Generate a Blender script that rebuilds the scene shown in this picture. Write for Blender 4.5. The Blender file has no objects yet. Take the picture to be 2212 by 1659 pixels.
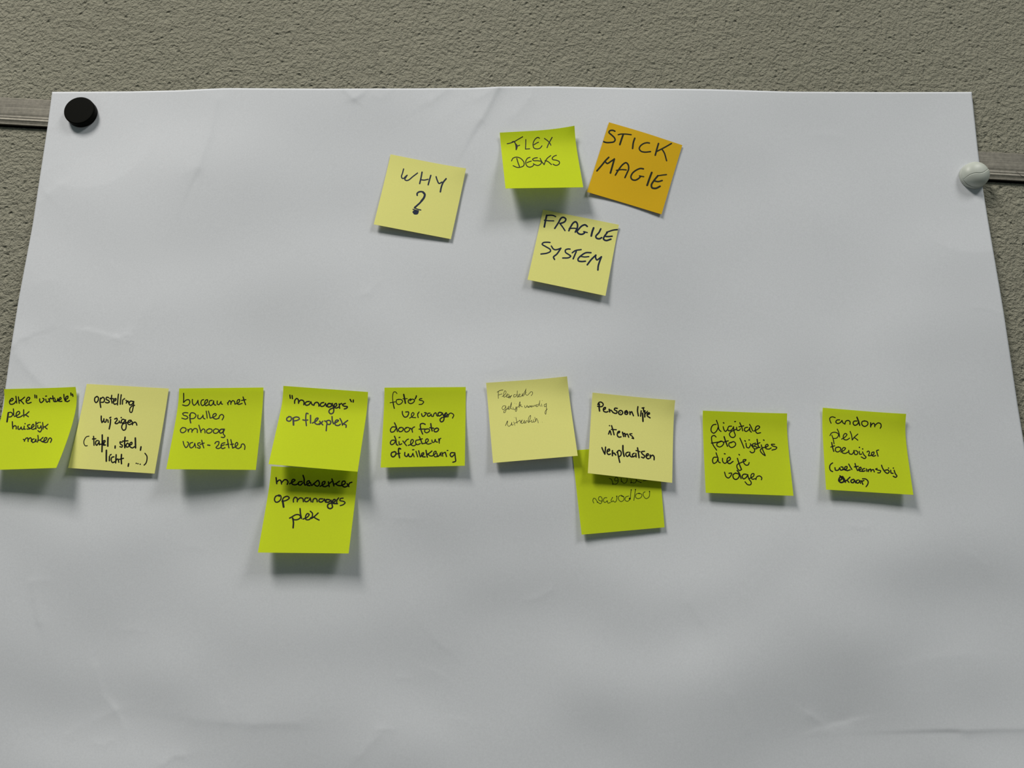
import bpy, math, random
import numpy as np
from mathutils import Vector, Matrix

# ------------------------------------------------------------------ camera, world, lights, exposure
F_PX, CX, CY = 1600.0, 1106.0, 829.5          # focal length and centre for the 2212x1659 frame
PITCH = math.radians(13.0)                    # the phone looks slightly up at the wall
ROLL = math.radians(3.53)                     # and is held a little askew: the wall rail is level
DIST = 0.675                                  # camera to wall, metres
ZC = 1.20                                     # camera height above the floor
CR, SR = math.cos(ROLL), math.sin(ROLL)

def turn(v):                                  # roll about the wall normal (y)
    x, y, z = v
    return Vector((x * CR - z * SR, y, x * SR + z * CR))

cam_data = bpy.data.cameras.new('camera')
cam_data.sensor_width = 36.0
cam_data.lens = F_PX / 2212.0 * 36.0
cam_data.clip_start = 0.01
cam = bpy.data.objects.new('camera', cam_data)
bpy.context.scene.collection.objects.link(cam)
rgt, upv, fwd = turn((1, 0, 0)), turn((0, -math.sin(PITCH), math.cos(PITCH))), turn((0, math.cos(PITCH), math.sin(PITCH)))
m = Matrix((rgt, upv, -fwd)).transposed().to_4x4()
m.translation = Vector((0, -DIST, ZC))
cam.matrix_world = m
bpy.context.scene.camera = cam

sc = bpy.context.scene
sc.view_settings.view_transform = 'Standard'
sc.view_settings.look = 'None'
sc.view_settings.gamma = 1.0
sc.view_settings.use_curve_mapping = False
sc.view_settings.exposure = 0.0

world = bpy.data.worlds.new('room_daylight')
sc.world = world
world.use_nodes = True
world.node_tree.nodes['Background'].inputs[0].default_value = (0.72, 1.0, 0.98, 1)
world.node_tree.nodes['Background'].inputs[1].default_value = 0.10

def area(name, loc, target, sx, sy, power, col):
    d = bpy.data.lights.new(name, 'AREA')
    d.shape = 'RECTANGLE'; d.size = sx; d.size_y = sy; d.energy = power; d.color = col
    o = bpy.data.objects.new(name, d)
    sc.collection.objects.link(o)
    o.location = loc
    o.rotation_euler = (Vector(target) - Vector(loc)).to_track_quat('-Z', 'Y').to_euler()
    return o
CEIL = 3.8
area('ceiling_lamp_left', (-1.40, -1.70, CEIL - 0.03), (-1.40, -1.70, 0), 0.75, 1.10, 112, (1.0, 0.962, 0.895))
area('ceiling_lamp_right', (1.50, -1.75, CEIL - 0.03), (1.50, -1.75, 0), 0.75, 1.10, 50, (1.0, 0.99, 0.95))

# ------------------------------------------------------------------ helpers
def wall_xz(px, py, h=0.0):
    """In-wall coordinates (metres, unrolled) of the point at height h off the wall seen at a photo position."""
    x = (px - CX) / F_PX; v = (CY - py) / F_PX
    n = math.cos(PITCH) - v * math.sin(PITCH)
    t = (DIST - h) / n
    return x * t, (math.sin(PITCH) + v * math.cos(PITCH)) * t

def place(a, b, h):
    """In-wall coordinates and height off the wall to room coordinates."""
    return (a * CR - b * SR, -h, a * SR + b * CR + ZC)

def at(px, py, h):
    a, b = wall_xz(px, py, h)
    return Vector(place(a, b, h))

def link(o, parent=None):
    sc.collection.objects.link(o)
    if parent is not None:
        o.parent = parent
    return o

def mesh_obj(name, verts, faces, mat, parent=None, origin=None, smooth=True):
    me = bpy.data.meshes.new(name)
    v = np.array(verts, dtype=np.float64)
    org = Vector((0, 0, 0)) if origin is None else Vector(origin)
    v = v - np.array(org)
    me.from_pydata(v.tolist(), [], faces)
    if smooth:
        me.polygons.foreach_set('use_smooth', [True] * len(me.polygons))
    me.materials.append(mat)
    me.update()
    o = bpy.data.objects.new(name, me)
    o.location = org if parent is None else org - parent.location
    return link(o, parent)

def tag(o, label=None, cat=None, group=None, kind=None):
    if label: o['label'] = label
    if cat: o['category'] = cat
    if group: o['group'] = group
    if kind: o['kind'] = kind
    return o

def grid_faces(nx, ny):
    i, j = np.meshgrid(np.arange(nx - 1), np.arange(ny - 1))
    a = (j * nx + i).ravel()
    return np.stack([a, a + nx, a + nx + 1, a + 1], 1).tolist()

def lathe(profile, seg=64):
    """profile of (radius, height off the wall); returns verts around the -y axis"""
    vs, fs = [], []
    for r, h in profile:
        for k in range(seg):
            t = 2 * math.pi * k / seg
            vs.append((r * math.cos(t), -h, r * math.sin(t)))
    for i in range(len(profile) - 1):
        for k in range(seg):
            a = i * seg + k; b = i * seg + (k + 1) % seg
            fs.append((a, b, b + seg, a + seg))
    fs.append(tuple(range(seg - 1, -1, -1)))
    fs.append(tuple((len(profile) - 1) * seg + k for k in range(seg)))
    return vs, fs

# ------------------------------------------------------------------ materials
def nt(name):
    mt = bpy.data.materials.new(name); mt.use_nodes = True
    t = mt.node_tree
    return mt, t, t.nodes['Principled BSDF'], t.nodes['Material Output']

def node(t, kind, **kw):
    n = t.nodes.new(kind)
    for k, v in kw.items():
        if k in n.inputs: n.inputs[k].default_value = v
        else: setattr(n, k, v)
    return n

def mat_wall():
    mt, t, b, out = nt('sprayed_plaster')
    L = t.links.new
    tc = node(t, 'ShaderNodeTexCoord')
    warp = node(t, 'ShaderNodeTexNoise', Scale=55.0, Detail=2.0)
    L(tc.outputs['Object'], warp.inputs['Vector'])
    wm = node(t, 'ShaderNodeVectorMath', operation='SCALE'); wm.inputs['Scale'].default_value = 0.006
    L(warp.outputs['Color'], wm.inputs[0])
    add = node(t, 'ShaderNodeVectorMath', operation='ADD')
    L(tc.outputs['Object'], add.inputs[0]); L(wm.outputs[0], add.inputs[1])
    n1 = node(t, 'ShaderNodeTexNoise', Scale=260.0, Detail=3.0, Roughness=0.6)
    L(add.outputs[0], n1.inputs['Vector'])
    n2 = node(t, 'ShaderNodeTexNoise', Scale=75.0, Detail=2.0, Roughness=0.5)
    L(add.outputs[0], n2.inputs['Vector'])
    vor = node(t, 'ShaderNodeTexVoronoi', Scale=95.0)
    L(add.outputs[0], vor.inputs['Vector'])
    pit = node(t, 'ShaderNodeMapRange'); pit.inputs['From Min'].default_value = 0.0; pit.inputs['From Max'].default_value = 0.22
    pit.inputs['To Min'].default_value = -0.55; pit.inputs['To Max'].default_value = 0.0
    L(vor.outputs['Distance'], pit.inputs['Value'])
    s1 = node(t, 'ShaderNodeMath', operation='MULTIPLY_ADD'); s1.inputs[1].default_value = 0.55
    L(n2.outputs['Fac'], s1.inputs[0]); L(n1.outputs['Fac'], s1.inputs[2])
    s2 = node(t, 'ShaderNodeMath', operation='ADD')
    L(s1.outputs[0], s2.inputs[0]); L(pit.outputs[0], s2.inputs[1])
    bump = node(t, 'ShaderNodeBump', Strength=1.0, Distance=0.0042)
    L(s2.outputs[0], bump.inputs['Height'])
    L(bump.outputs[0], b.inputs['Normal'])
    big = node(t, 'ShaderNodeTexNoise', Scale=2.2, Detail=3.0)
    L(tc.outputs['Object'], big.inputs['Vector'])
    cr = node(t, 'ShaderNodeValToRGB')
    cr.color_ramp.elements[0].color = (0.244, 0.237, 0.183, 1); cr.color_ramp.elements[0].position = 0.3
    cr.color_ramp.elements[1].color = (0.284, 0.274, 0.216, 1); cr.color_ramp.elements[1].position = 0.7
    L(big.outputs['Fac'], cr.inputs[0])
    L(cr.outputs[0], b.inputs['Base Color'])
    b.inputs['Roughness'].default_value = 0.85
    b.inputs['Specular IOR Level'].default_value = 0.2
    return mt

def mat_sheet(name, col, translucent, grain=0.0, bumpd=0.00004, scale=900.0):
    mt, t, b, out = nt(name)
    L = t.links.new
    tc = node(t, 'ShaderNodeTexCoord')
    n = node(t, 'ShaderNodeTexNoise', Scale=scale, Detail=3.0, Roughness=0.7)
    L(tc.outputs['Object'], n.inputs['Vector'])
    mr = node(t, 'ShaderNodeMapRange')
    mr.inputs['To Min'].default_value = 1 - grain; mr.inputs['To Max'].default_value = 1 + grain
    mr.inputs['From Min'].default_value = 0.25; mr.inputs['From Max'].default_value = 0.75
    L(n.outputs['Fac'], mr.inputs['Value'])
    mul = node(t, 'ShaderNodeVectorMath', operation='SCALE')
    mul.inputs[0].default_value = col
    L(mr.outputs[0], mul.inputs['Scale'])
    L(mul.outputs[0], b.inputs['Base Color'])
    bump = node(t, 'ShaderNodeBump', Strength=0.5, Distance=bumpd)
    L(n.outputs['Fac'], bump.inputs['Height']); L(bump.outputs[0], b.inputs['Normal'])
    b.inputs['Roughness'].default_value = 0.8
    b.inputs['Specular IOR Level'].default_value = 0.18
    if translucent > 0:
        tr = node(t, 'ShaderNodeBsdfTranslucent')
        L(mul.outputs[0], tr.inputs['Color'])
        mix = node(t, 'ShaderNodeMixShader'); mix.inputs[0].default_value = translucent
        L(b.outputs[0], mix.inputs[1]); L(tr.outputs[0], mix.inputs[2]); L(mix.outputs[0], out.inputs[0])
    return mt

def mat_plain(name, col, rough=0.5, metal=0.0, spec=0.5):
    mt, t, b, out = nt(name)
    b.inputs['Base Color'].default_value = (*col, 1)
    b.inputs['Roughness'].default_value = rough
    b.inputs['Metallic'].default_value = metal
    b.inputs['Specular IOR Level'].default_value = spec
    return mt

def mat_alu():
    mt, t, b, out = nt('worn_aluminium')
    L = t.links.new
    tc = node(t, 'ShaderNodeTexCoord')
    mp = node(t, 'ShaderNodeMapping'); mp.inputs['Scale'].default_value = (14, 900, 900)
    L(tc.outputs['Object'], mp.inputs[0])
    n = node(t, 'ShaderNodeTexNoise', Scale=1.0, Detail=4.0, Roughness=0.65); L(mp.outputs[0], n.inputs['Vector'])
    n2 = node(t, 'ShaderNodeTexNoise', Scale=260.0, Detail=4.0, Roughness=0.7); L(tc.outputs['Object'], n2.inputs['Vector'])
    mm = node(t, 'ShaderNodeMath', operation='ADD'); L(n.outputs['Fac'], mm.inputs[0]); L(n2.outputs['Fac'], mm.inputs[1])
    cr = node(t, 'ShaderNodeValToRGB')
    cr.color_ramp.elements[0].position = 0.55; cr.color_ramp.elements[0].color = (0.13, 0.12, 0.098, 1)
    cr.color_ramp.elements[1].position = 1.0; cr.color_ramp.elements[1].color = (0.26, 0.242, 0.2, 1)
    half = node(t, 'ShaderNodeMath', operation='MULTIPLY'); half.inputs[1].default_value = 0.78
    L(mm.outputs[0], half.inputs[0]); L(half.outputs[0], cr.inputs[0]); L(cr.outputs[0], b.inputs['Base Color'])
    bump = node(t, 'ShaderNodeBump', Strength=0.6, Distance=0.00012); L(mm.outputs[0], bump.inputs['Height'])
    L(bump.outputs[0], b.inputs['Normal'])
    b.inputs['Metallic'].default_value = 0.35
    b.inputs['Roughness'].default_value = 0.48
    return mt

M_WALL = mat_wall()
M_CEIL = mat_plain('ceiling_paint', (0.7, 0.7, 0.68), 0.9)
M_FLOOR = mat_sheet('grey_carpet', (0.16, 0.16, 0.16), 0, 0.3, 0.002, 300)
M_PAPER = mat_sheet('white_flipchart_paper', (0.636, 0.654, 0.692), 0.0, 0.055, 0.00004, 700)
M_LIME = mat_sheet('lime_green_note_paper', (0.735, 0.840, 0.028), 0.38, 0.03)
M_YEL = mat_sheet('pale_yellow_note_paper', (0.860, 0.840, 0.270), 0.10, 0.03)
M_ORG = mat_sheet('golden_orange_note_paper', (0.740, 0.455, 0.010), 0.10, 0.03)
M_INK = mat_plain('black_marker_ink', (0.006, 0.006, 0.006), 0.5, 0, 0.2)
M_BLUE = mat_plain('dark_blue_marker_ink', (0.007, 0.016, 0.045), 0.5, 0, 0.2)
M_OLIVE = mat_plain('black_ink_on_orange', (0.012, 0.014, 0.004), 0.5, 0, 0.2)
M_PEN = mat_plain('thin_black_pen_ink', (0.016, 0.015, 0.013), 0.5, 0, 0.2)
M_BLEED = mat_plain('faint_ink_soaked_through', (0.075, 0.105, 0.010), 0.7, 0, 0.1)
M_ALU = mat_alu()
M_BLACK = mat_plain('black_plastic', (0.004, 0.0042, 0.003), 0.5, 0, 0.03)
M_WHITE = mat_plain('off_white_plastic', (0.50, 0.53, 0.48), 0.42, 0, 0.4)
M_GROOVE = mat_plain('dirty_groove', (0.10, 0.105, 0.10), 0.6)
M_HAIR = mat_plain('dark_hair', (0.02, 0.016, 0.012), 0.5)

# ------------------------------------------------------------------ the setting
def slab(name, x0, x1, y0, y1, z0, z1, mat):
    vs = [(x, y, z) for x in (x0, x1) for y in (y0, y1) for z in (z0, z1)]
    fs = [(0, 1, 3, 2), (4, 6, 7, 5), (0, 4, 5, 1), (2, 3, 7, 6), (0, 2, 6, 4), (1, 5, 7, 3)]
    o = mesh_obj(name, vs, fs, mat, smooth=False)
    tag(o, kind='structure')
    return o
slab('wall_back', -3.2, 3.2, 0.0, 0.12, 0.0, CEIL, M_WALL)
slab('floor', -3.2, 3.2, -3.6, 0.12, -0.1, 0.0, M_FLOOR)
slab('ceiling', -3.2, 3.2, -3.6, 0.12, CEIL, CEIL + 0.1, M_CEIL)

# ------------------------------------------------------------------ magnetic rail on the wall (one extrusion, behind the sheet)
RAIL_H = 0.0030
zt = at(0, 208.8, RAIL_H).z * 0.5 + at(2212, 329.7, RAIL_H).z * 0.5
zb = at(0, 267.5, RAIL_H).z * 0.5 + at(2212, 391.6, RAIL_H).z * 0.5
hh = zt - zb
prof = [(1.0, 0.0016), (1.0, RAIL_H - .0012), (0.95, RAIL_H), (0.40, RAIL_H), (0.33, RAIL_H - .0002),
        (0.27, RAIL_H), (0.250, RAIL_H - .0003), (0.20, RAIL_H + .0006), (0.17, RAIL_H + .0008), (0.12, RAIL_H + .0002), (0.06, RAIL_H - .0001),
        (0.045, RAIL_H + .0006), (0.004, RAIL_H + .0006), (0.0, RAIL_H), (0.0, 0.0016)]
X0, X1 = -1.15, 1.35
def extrude(prof):
    vs = []
    for xx in (X0, X1):
        for (fz, y) in prof:
            vs.append((xx, -y, zb + fz * hh))
    n = len(prof)
    fs = [(i, (i + 1) % n, n + (i + 1) % n, n + i) for i in range(n)]
    return vs, fs + [tuple(range(n - 1, -1, -1)), tuple(range(n, 2 * n))]
vs, fs = extrude(prof)
rail = mesh_obj('magnetic_wall_rail', vs, fs, M_ALU, origin=(0, 0, zb), smooth=False)
tag(rail, 'worn brushed aluminium magnetic rail fixed level across the textured wall behind the sheet', 'rail')
vs, fs = extrude([(0.99, 0.0), (0.99, 0.0016), (-0.02, 0.0018), (-0.045, 0.0016), (-0.045, 0.0)])  # black strip showing below the rail: shade of its underside, put in as colour
mesh_obj('under_rail_shade', vs, fs, M_BLACK, parent=rail, origin=(0, 0, zb), smooth=False)['label'] = 'black strip standing in for the shade under the rail'

# ------------------------------------------------------------------ the big sheet of paper
def interp(pts):
    xs = np.array([p[0] for p in pts], float); ys = np.array([p[1] for p in pts], float)
    return lambda q: np.interp(q, xs, ys)

def smooth_interp(pts):
    f = interp(pts)
    def g(q):
        acc = 0
        for d, w in ((-14, 1), (-7, 2), (0, 3), (7, 2), (14, 1)):
            acc = acc + w * f(q + d)
        return acc / 9.0
    return g
TOP = smooth_interp([(-600, 201), (113, 198.5), (274, 197.6), (392, 194.9), (440, 192.3), (486, 190.3), (700, 191.6), (900, 191.0), (965, 190.3), (1010, 190.3),
                     (1055, 188.5), (1075, 187), (1200, 186.6), (1400, 191), (1538, 192.7), (1707, 198), (1918, 199), (2099, 198.6), (2900, 198)])
LEFT = smooth_interp([(100, 126), (198.4, 112.6), (274, 102.6), (407, 82.3), (485.6, 70.5), (642, 41), (745, 24.5), (822.5, 13.7), (1000, -12), (1700, -130), (2300, -240)])
RIGHT = smooth_interp([(100, 2092), (198.6, 2099), (325, 2112.4), (403.6, 2122.5), (480, 2135), (620, 2159), (680, 2169), (880, 2199), (1000, 2219), (1700, 2345), (2300, 2460)])
BOTTOM_Y = 1960.0

def seg_dist(X, Y, p, q):
    px, py = p; qx, qy = q
    dx, dy = qx - px, qy - py
    L2 = dx * dx + dy * dy + 1e-9
    t = np.clip(((X - px) * dx + (Y - py) * dy) / L2, 0, 1)
    ex, ey = X - (px + t * dx), Y - (py + t * dy)
    side = (dx * (Y - py) - dy * (X - px)) / math.sqrt(L2)      # +1: right-hand side when walking p->q in the picture (y down)
    return np.sqrt(ex * ex + ey * ey), side

# creases: points, height (mm), width on one side, width on the other
CREASES = [
    ([(466, 215), (452, 290), (427, 360)], 1.7, 60, 14), ([(427, 360), (400, 372)], 0.35, 20, 20),
    ([(84, 391), (102, 419)], 0.5, 10, 22), ([(102, 419), (129, 399)], 0.5, 24, 8), ([(90, 375), (130, 350)], .25, 12, 20),
    ([(116, 273), (135, 264)], 0.25, 6, 12), ([(116, 273), (131, 281)], 0.2, 9, 9), ([(118, 330), (128, 318)], .2, 6, 10),
    ([(184, 712), (219, 720), (235, 726), (251, 729)], 0.5, 26, 4), ([(251, 729), (274, 724)], 0.5, 10, 6),
    ([(274, 724), (296, 705), (312, 668)], 0.35, 30, 12), ([(243, 572), (257, 591)], 0.25, 12, 10), ([(78, 617), (90, 606), (112, 604)], 0.25, 14, 8),
    ([(30, 745), (40, 732), (58, 727)], 0.9, 10, 30), ([(36, 765), (59, 795), (96, 834)], 1.3, 16, 55),
    ([(781, 635), (795, 632)], 0.25, 8, 5), ([(795, 632), (818, 610)], 0.25, 6, 12), ([(1059, 801), (1085, 796)], 0.25, 8, 14),
    ([(965, 193), (930, 219)], 1.0, 22, 10), ([(1076, 186), (1058, 222), (1040, 256)], 2.4, 45, 10), ([(1076, 186), (1032, 212)], 0.9, 20, 12),
    ([(1142, 213), (1110, 250)], 0.9, 26, 18), ([(1000, 215), (955, 262)], .4, 24, 16),
    ([(743, 193), (764, 213)], 0.9, 6, 16), ([(764, 213), (783, 202)], 0.8, 6, 14), ([(806, 205), (823, 212), (838, 200)], 0.35, 8, 12),
    ([(1060, 407), (1050, 380), (1083, 352)], 0.5, 18, 30), ([(1046, 395), (1075, 372)], .35, 14, 14),
    ([(70, 1256), (74, 1291), (84, 1342)], 0.7, 6, 30), ([(70, 1256), (102, 1252)], 0.2, 12, 6),
    ([(207, 1440), (219, 1499), (250, 1534)], 0.5, 26, 8), ([(250, 1534), (270, 1577)], 0.55, 34, 10), ([(250, 1534), (205, 1556)], 0.4, 10, 20),
    ([(418, 1551), (547, 1563)], 0.9, 26, 70), ([(547, 1563), (641, 1560)], 0.55, 18, 34), ([(482, 1523), (486, 1556)], .35, 14, 8),
    ([(352, 1651), (375, 1632), (395, 1632)], 0.8, 12, 20), ([(145, 1589), (168, 1569)], 0.3, 16, 8), ([(270, 1362), (285, 1358), (300, 1364)], 0.25, 10, 16),
    ([(410, 1182), (424, 1178), (432, 1184)], 0.2, 8, 12), ([(205, 1605), (222, 1610), (240, 1600)], .3, 10, 10),
    ([(857, 1119), (880, 1120), (898, 1121)], 0.25, 7, 10), ([(939, 1381), (962, 1402)], 0.4, 8, 26), ([(935, 1448), (963, 1464)], 0.35, 26, 8),
    ([(857, 1464), (885, 1464)], 0.2, 7, 9), ([(978, 1551), (1000, 1556), (1014, 1565)], 0.3, 12, 6), ([(818, 1575), (846, 1575)], 0.35, 8, 8),
    ([(818, 1589), (800, 1606), (779, 1632)], 0.6, 26, 14), ([(1143, 1295), (1165, 1290), (1190, 1274)], 0.3, 9, 9),
    ([(1488, 1299), (1511, 1338)], 0.4, 8, 20), ([(1511, 1345), (1610, 1310), (1707, 1240)], -1.6, 70, 70),
    ([(1752, 1545), (1781, 1567)], 0.8, 20, 10), ([(1783, 1567), (1800, 1560), (1826, 1556)], -1.0, 9, 26),
    ([(2085, 1576), (2150, 1573), (2420, 1573)], 1.7, 10, 100), ([(1581, 1500), (1613, 1577)], 0.35, 16, 10), ([(2105, 1201), (2129, 1221)], 0.3, 20, 10),
    ([(1762, 290), (1792, 291), (1817, 296)], 0.25, 12, 8), ([(2104, 663), (2140, 668), (2168, 679)], 0.16, 4, 5),
    ([(1838, 1135), (1870, 1140)], .25, 8, 8), ([(1100, 330), (1180, 260)], .35, 40, 30), ([(2070, 448), (2100, 450)], .2, 10, 8),
    ([(2000, 1425), (2085, 1415)], .5, 50, 22), ([(1620, 330), (1600, 500)], .7, 80, 60), ([(1560, 600), (1700, 700)], .5, 80, 80),
]
rng = np.random.RandomState(7)
WAVES = []
for k in range(46):
    lam = 10 ** rng.uniform(math.log10(150), math.log10(900))
    ang = rng.uniform(0, math.pi)
    WAVES.append((math.cos(ang) * 2 * math.pi / lam, math.sin(ang) * 2 * math.pi / lam, rng.uniform(0, 6.28), 0.00010 * (lam / 200.0) ** 1.25))

def bumpf(X, Y, cx, cy, sx, sy):
    return np.exp(-((X - cx) / sx) ** 2 - ((Y - cy) / sy) ** 2)

def sheet_h(X, Y, creases=True):
    """height of the sheet off the wall (m) at a photo position"""
    X = np.asarray(X, float); Y = np.asarray(Y, float)
    H = np.full(X.shape, 0.0058)
    H = H + 0.006 * bumpf(X, Y, 1100, 150, 520, 260) + 0.007 * bumpf(X, Y, 480, 900, 520, 420) + 0.004 * bumpf(X, Y, 1250, 1150, 500, 380)
    H = H + 0.004 * bumpf(X, Y, 1900, 1250, 300, 420) + 0.003 * bumpf(X, Y, 60, 1300, 260, 300)
    W = 0
    for kx, ky, ph, a in WAVES:
        W = W + a * np.sin(kx * X + ky * Y + ph)
    near = np.minimum(1.0, np.minimum(np.hypot(X - 178, Y - 246), np.hypot(X - 2106, Y - 385)) / 160.0)
    H = H + W * near
    H = H - 0.0018 * (1 - near)
    if creases:
        for pts, amp, w1, w2 in CREASES:
            w1_, w2_ = w1, w2
            best = None
            for p, q in zip(pts[:-1], pts[1:]):
                d, s = seg_dist(X, Y, p, q)
                w = w2 + (w1 - w2) * (0.5 + 0.5 * np.tanh(s / (0.3 * min(w1, w2))))
                e = d / w
                best = e if best is None else np.minimum(best, e)
            if min(w1_, w2_) >= 40:
                H = H + 0.8 * amp * 0.001 * np.exp(-best * best)
            else:
                H = H + 0.6 * amp * 0.001 * np.exp(-np.sqrt(best * best + 0.01) + 0.1)
    return 0.0043 + 0.0010 * np.logaddexp(0, (H - 0.0043) / 0.0010)

NX, NY = 620, 470
s = np.linspace(0, 1, NX); tt = np.linspace(0, 1, NY)
S, T = np.meshgrid(s, tt)
Y = 190 + T * (BOTTOM_Y - 190)
for _ in range(3):
    XL, XR = LEFT(Y), RIGHT(Y)
    X = XL + S * (XR - XL)
    tp = TOP(X)
    Y = tp + T * (BOTTOM_Y - tp)
H = sheet_h(X, Y)
xn = (X - CX) / F_PX; vn = (CY - Y) / F_PX
tn = (DIST - H) / (math.cos(PITCH) - vn * math.sin(PITCH))
A = xn * tn; B = (math.sin(PITCH) + vn * math.cos(PITCH)) * tn
P3 = np.stack([A * CR - B * SR, -H, A * SR + B * CR + ZC], -1).reshape(-1, 3)
sheet = mesh_obj('flipchart_sheet', P3, grid_faces(NX, NY), M_PAPER, origin=(0, 0, ZC))
sol = sheet.modifiers.new('thickness', 'SOLIDIFY'); sol.thickness = 0.00018; sol.offset = -1
tag(sheet, 'large creased white sheet of flipchart paper hung by two magnets on the rail', 'paper')

# ------------------------------------------------------------------ handwriting
def catmull(P, w, step):
    """P: list of points; returns resampled points and widths along a smooth curve"""
    P = [np.array(p, float) for p in P]
    if len(P) == 2:
        n = max(2, int(np.linalg.norm(P[1] - P[0]) / step) + 1)
        return [P[0] + (P[1] - P[0]) * i / n for i in range(n + 1)]
    Q = [2 * P[0] - P[1]] + P + [2 * P[-1] - P[-2]]
    out = []
    for i in range(1, len(Q) - 2):
        p0, p1, p2, p3 = Q[i - 1], Q[i], Q[i + 1], Q[i + 2]
        d = [max(1e-3, np.linalg.norm(b - a)) ** 0.5 for a, b in ((p0, p1), (p1, p2), (p2, p3))]
        t0, t1 = 0, d[0]; t2 = t1 + d[1]; t3 = t2 + d[2]
        n = max(2, int(np.linalg.norm(p2 - p1) / step) + 1)
        for k in range(n):
            t = t1 + (t2 - t1) * k / n
            A1 = (t1 - t) / (t1 - t0) * p0 + (t - t0) / (t1 - t0) * p1
            A2 = (t2 - t) / (t2 - t1) * p1 + (t - t1) / (t2 - t1) * p2
            A3 = (t3 - t) / (t3 - t2) * p2 + (t - t2) / (t3 - t2) * p3
            B1 = (t2 - t) / (t2 - t0) * A1 + (t - t0) / (t2 - t0) * A2
            B2 = (t3 - t) / (t3 - t1) * A2 + (t - t1) / (t3 - t1) * A3
            out.append((t2 - t) / (t2 - t1) * B1 + (t - t1) / (t2 - t1) * B2)
    out.append(P[-1])
    return out

def stroke_shape(pts, w, step=6.0):
    """outline mesh of one pen stroke in crop pixels: verts, faces"""
    vs, fs = [], []
    if len(pts) == 1:
        c = np.array(pts[0]); r = w * 0.62
        vs.append(c)
        for k in range(12):
            a = 2 * math.pi * k / 12
            vs.append(c + r * np.array((math.cos(a) * 1.05, math.sin(a))))
        fs = [(0, 1 + k, 1 + (k + 1) % 12) for k in range(12)]
        return vs, fs
    c = catmull(pts, w, step)
    n = len(c)
    r = w * 0.53
    tang = []
    for i in range(n):
        d = c[min(n - 1, i + 1)] - c[max(0, i - 1)]
        L = np.linalg.norm(d)
        tang.append(d / L if L > 1e-6 else np.array((1.0, 0.0)))
    for i in range(n):
        nn = np.array((-tang[i][1], tang[i][0]))
        vs.append(c[i] + nn * r); vs.append(c[i] - nn * r)
    for i in range(n - 1):
        fs.append((2 * i, 2 * i + 1, 2 * i + 3, 2 * i + 2))
    for (ci, ti, sgn, ia, ib) in ((c[0], tang[0], -1, 0, 1), (c[-1], tang[-1], 1, 2 * n - 2, 2 * n - 1)):
        nn = np.array((-ti[1], ti[0]))
        base = len(vs)
        K = 5
        for k in range(1, K):
            a = math.pi * k / K
            vs.append(ci + nn * r * math.cos(a) + sgn * ti * r * math.sin(a))
        fs.append(tuple([ia] + [base + k for k in range(K - 1)] + [ib]))
    # round the inner joints of sharp turns with discs
    for i in range(1, n - 1):
        if np.dot(tang[i - 1], tang[i + 1]) < 0.6:
            base = len(vs)
            vs.append(c[i])
            for k in range(10):
                a = 2 * math.pi * k / 10
                vs.append(c[i] + r * np.array((math.cos(a), math.sin(a))))
            fs += [(base, base + 1 + k, base + 1 + (k + 1) % 10) for k in range(10)]
    return vs, fs

def parse(text, w):
    """'x,y x,y ...' strokes split by ';' ; a stroke may start with 'wN' for its own pen width"""
    out = []
    for st in text.split(';'):
        tk = st.split()
        if not tk: continue
        ww = w
        if tk[0][0] == 'w':
            ww = float(tk[0][1:]); tk = tk[1:]
        out.append(([tuple(float(v) for v in p.split(',')) for p in tk], ww))
    return out

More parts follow.
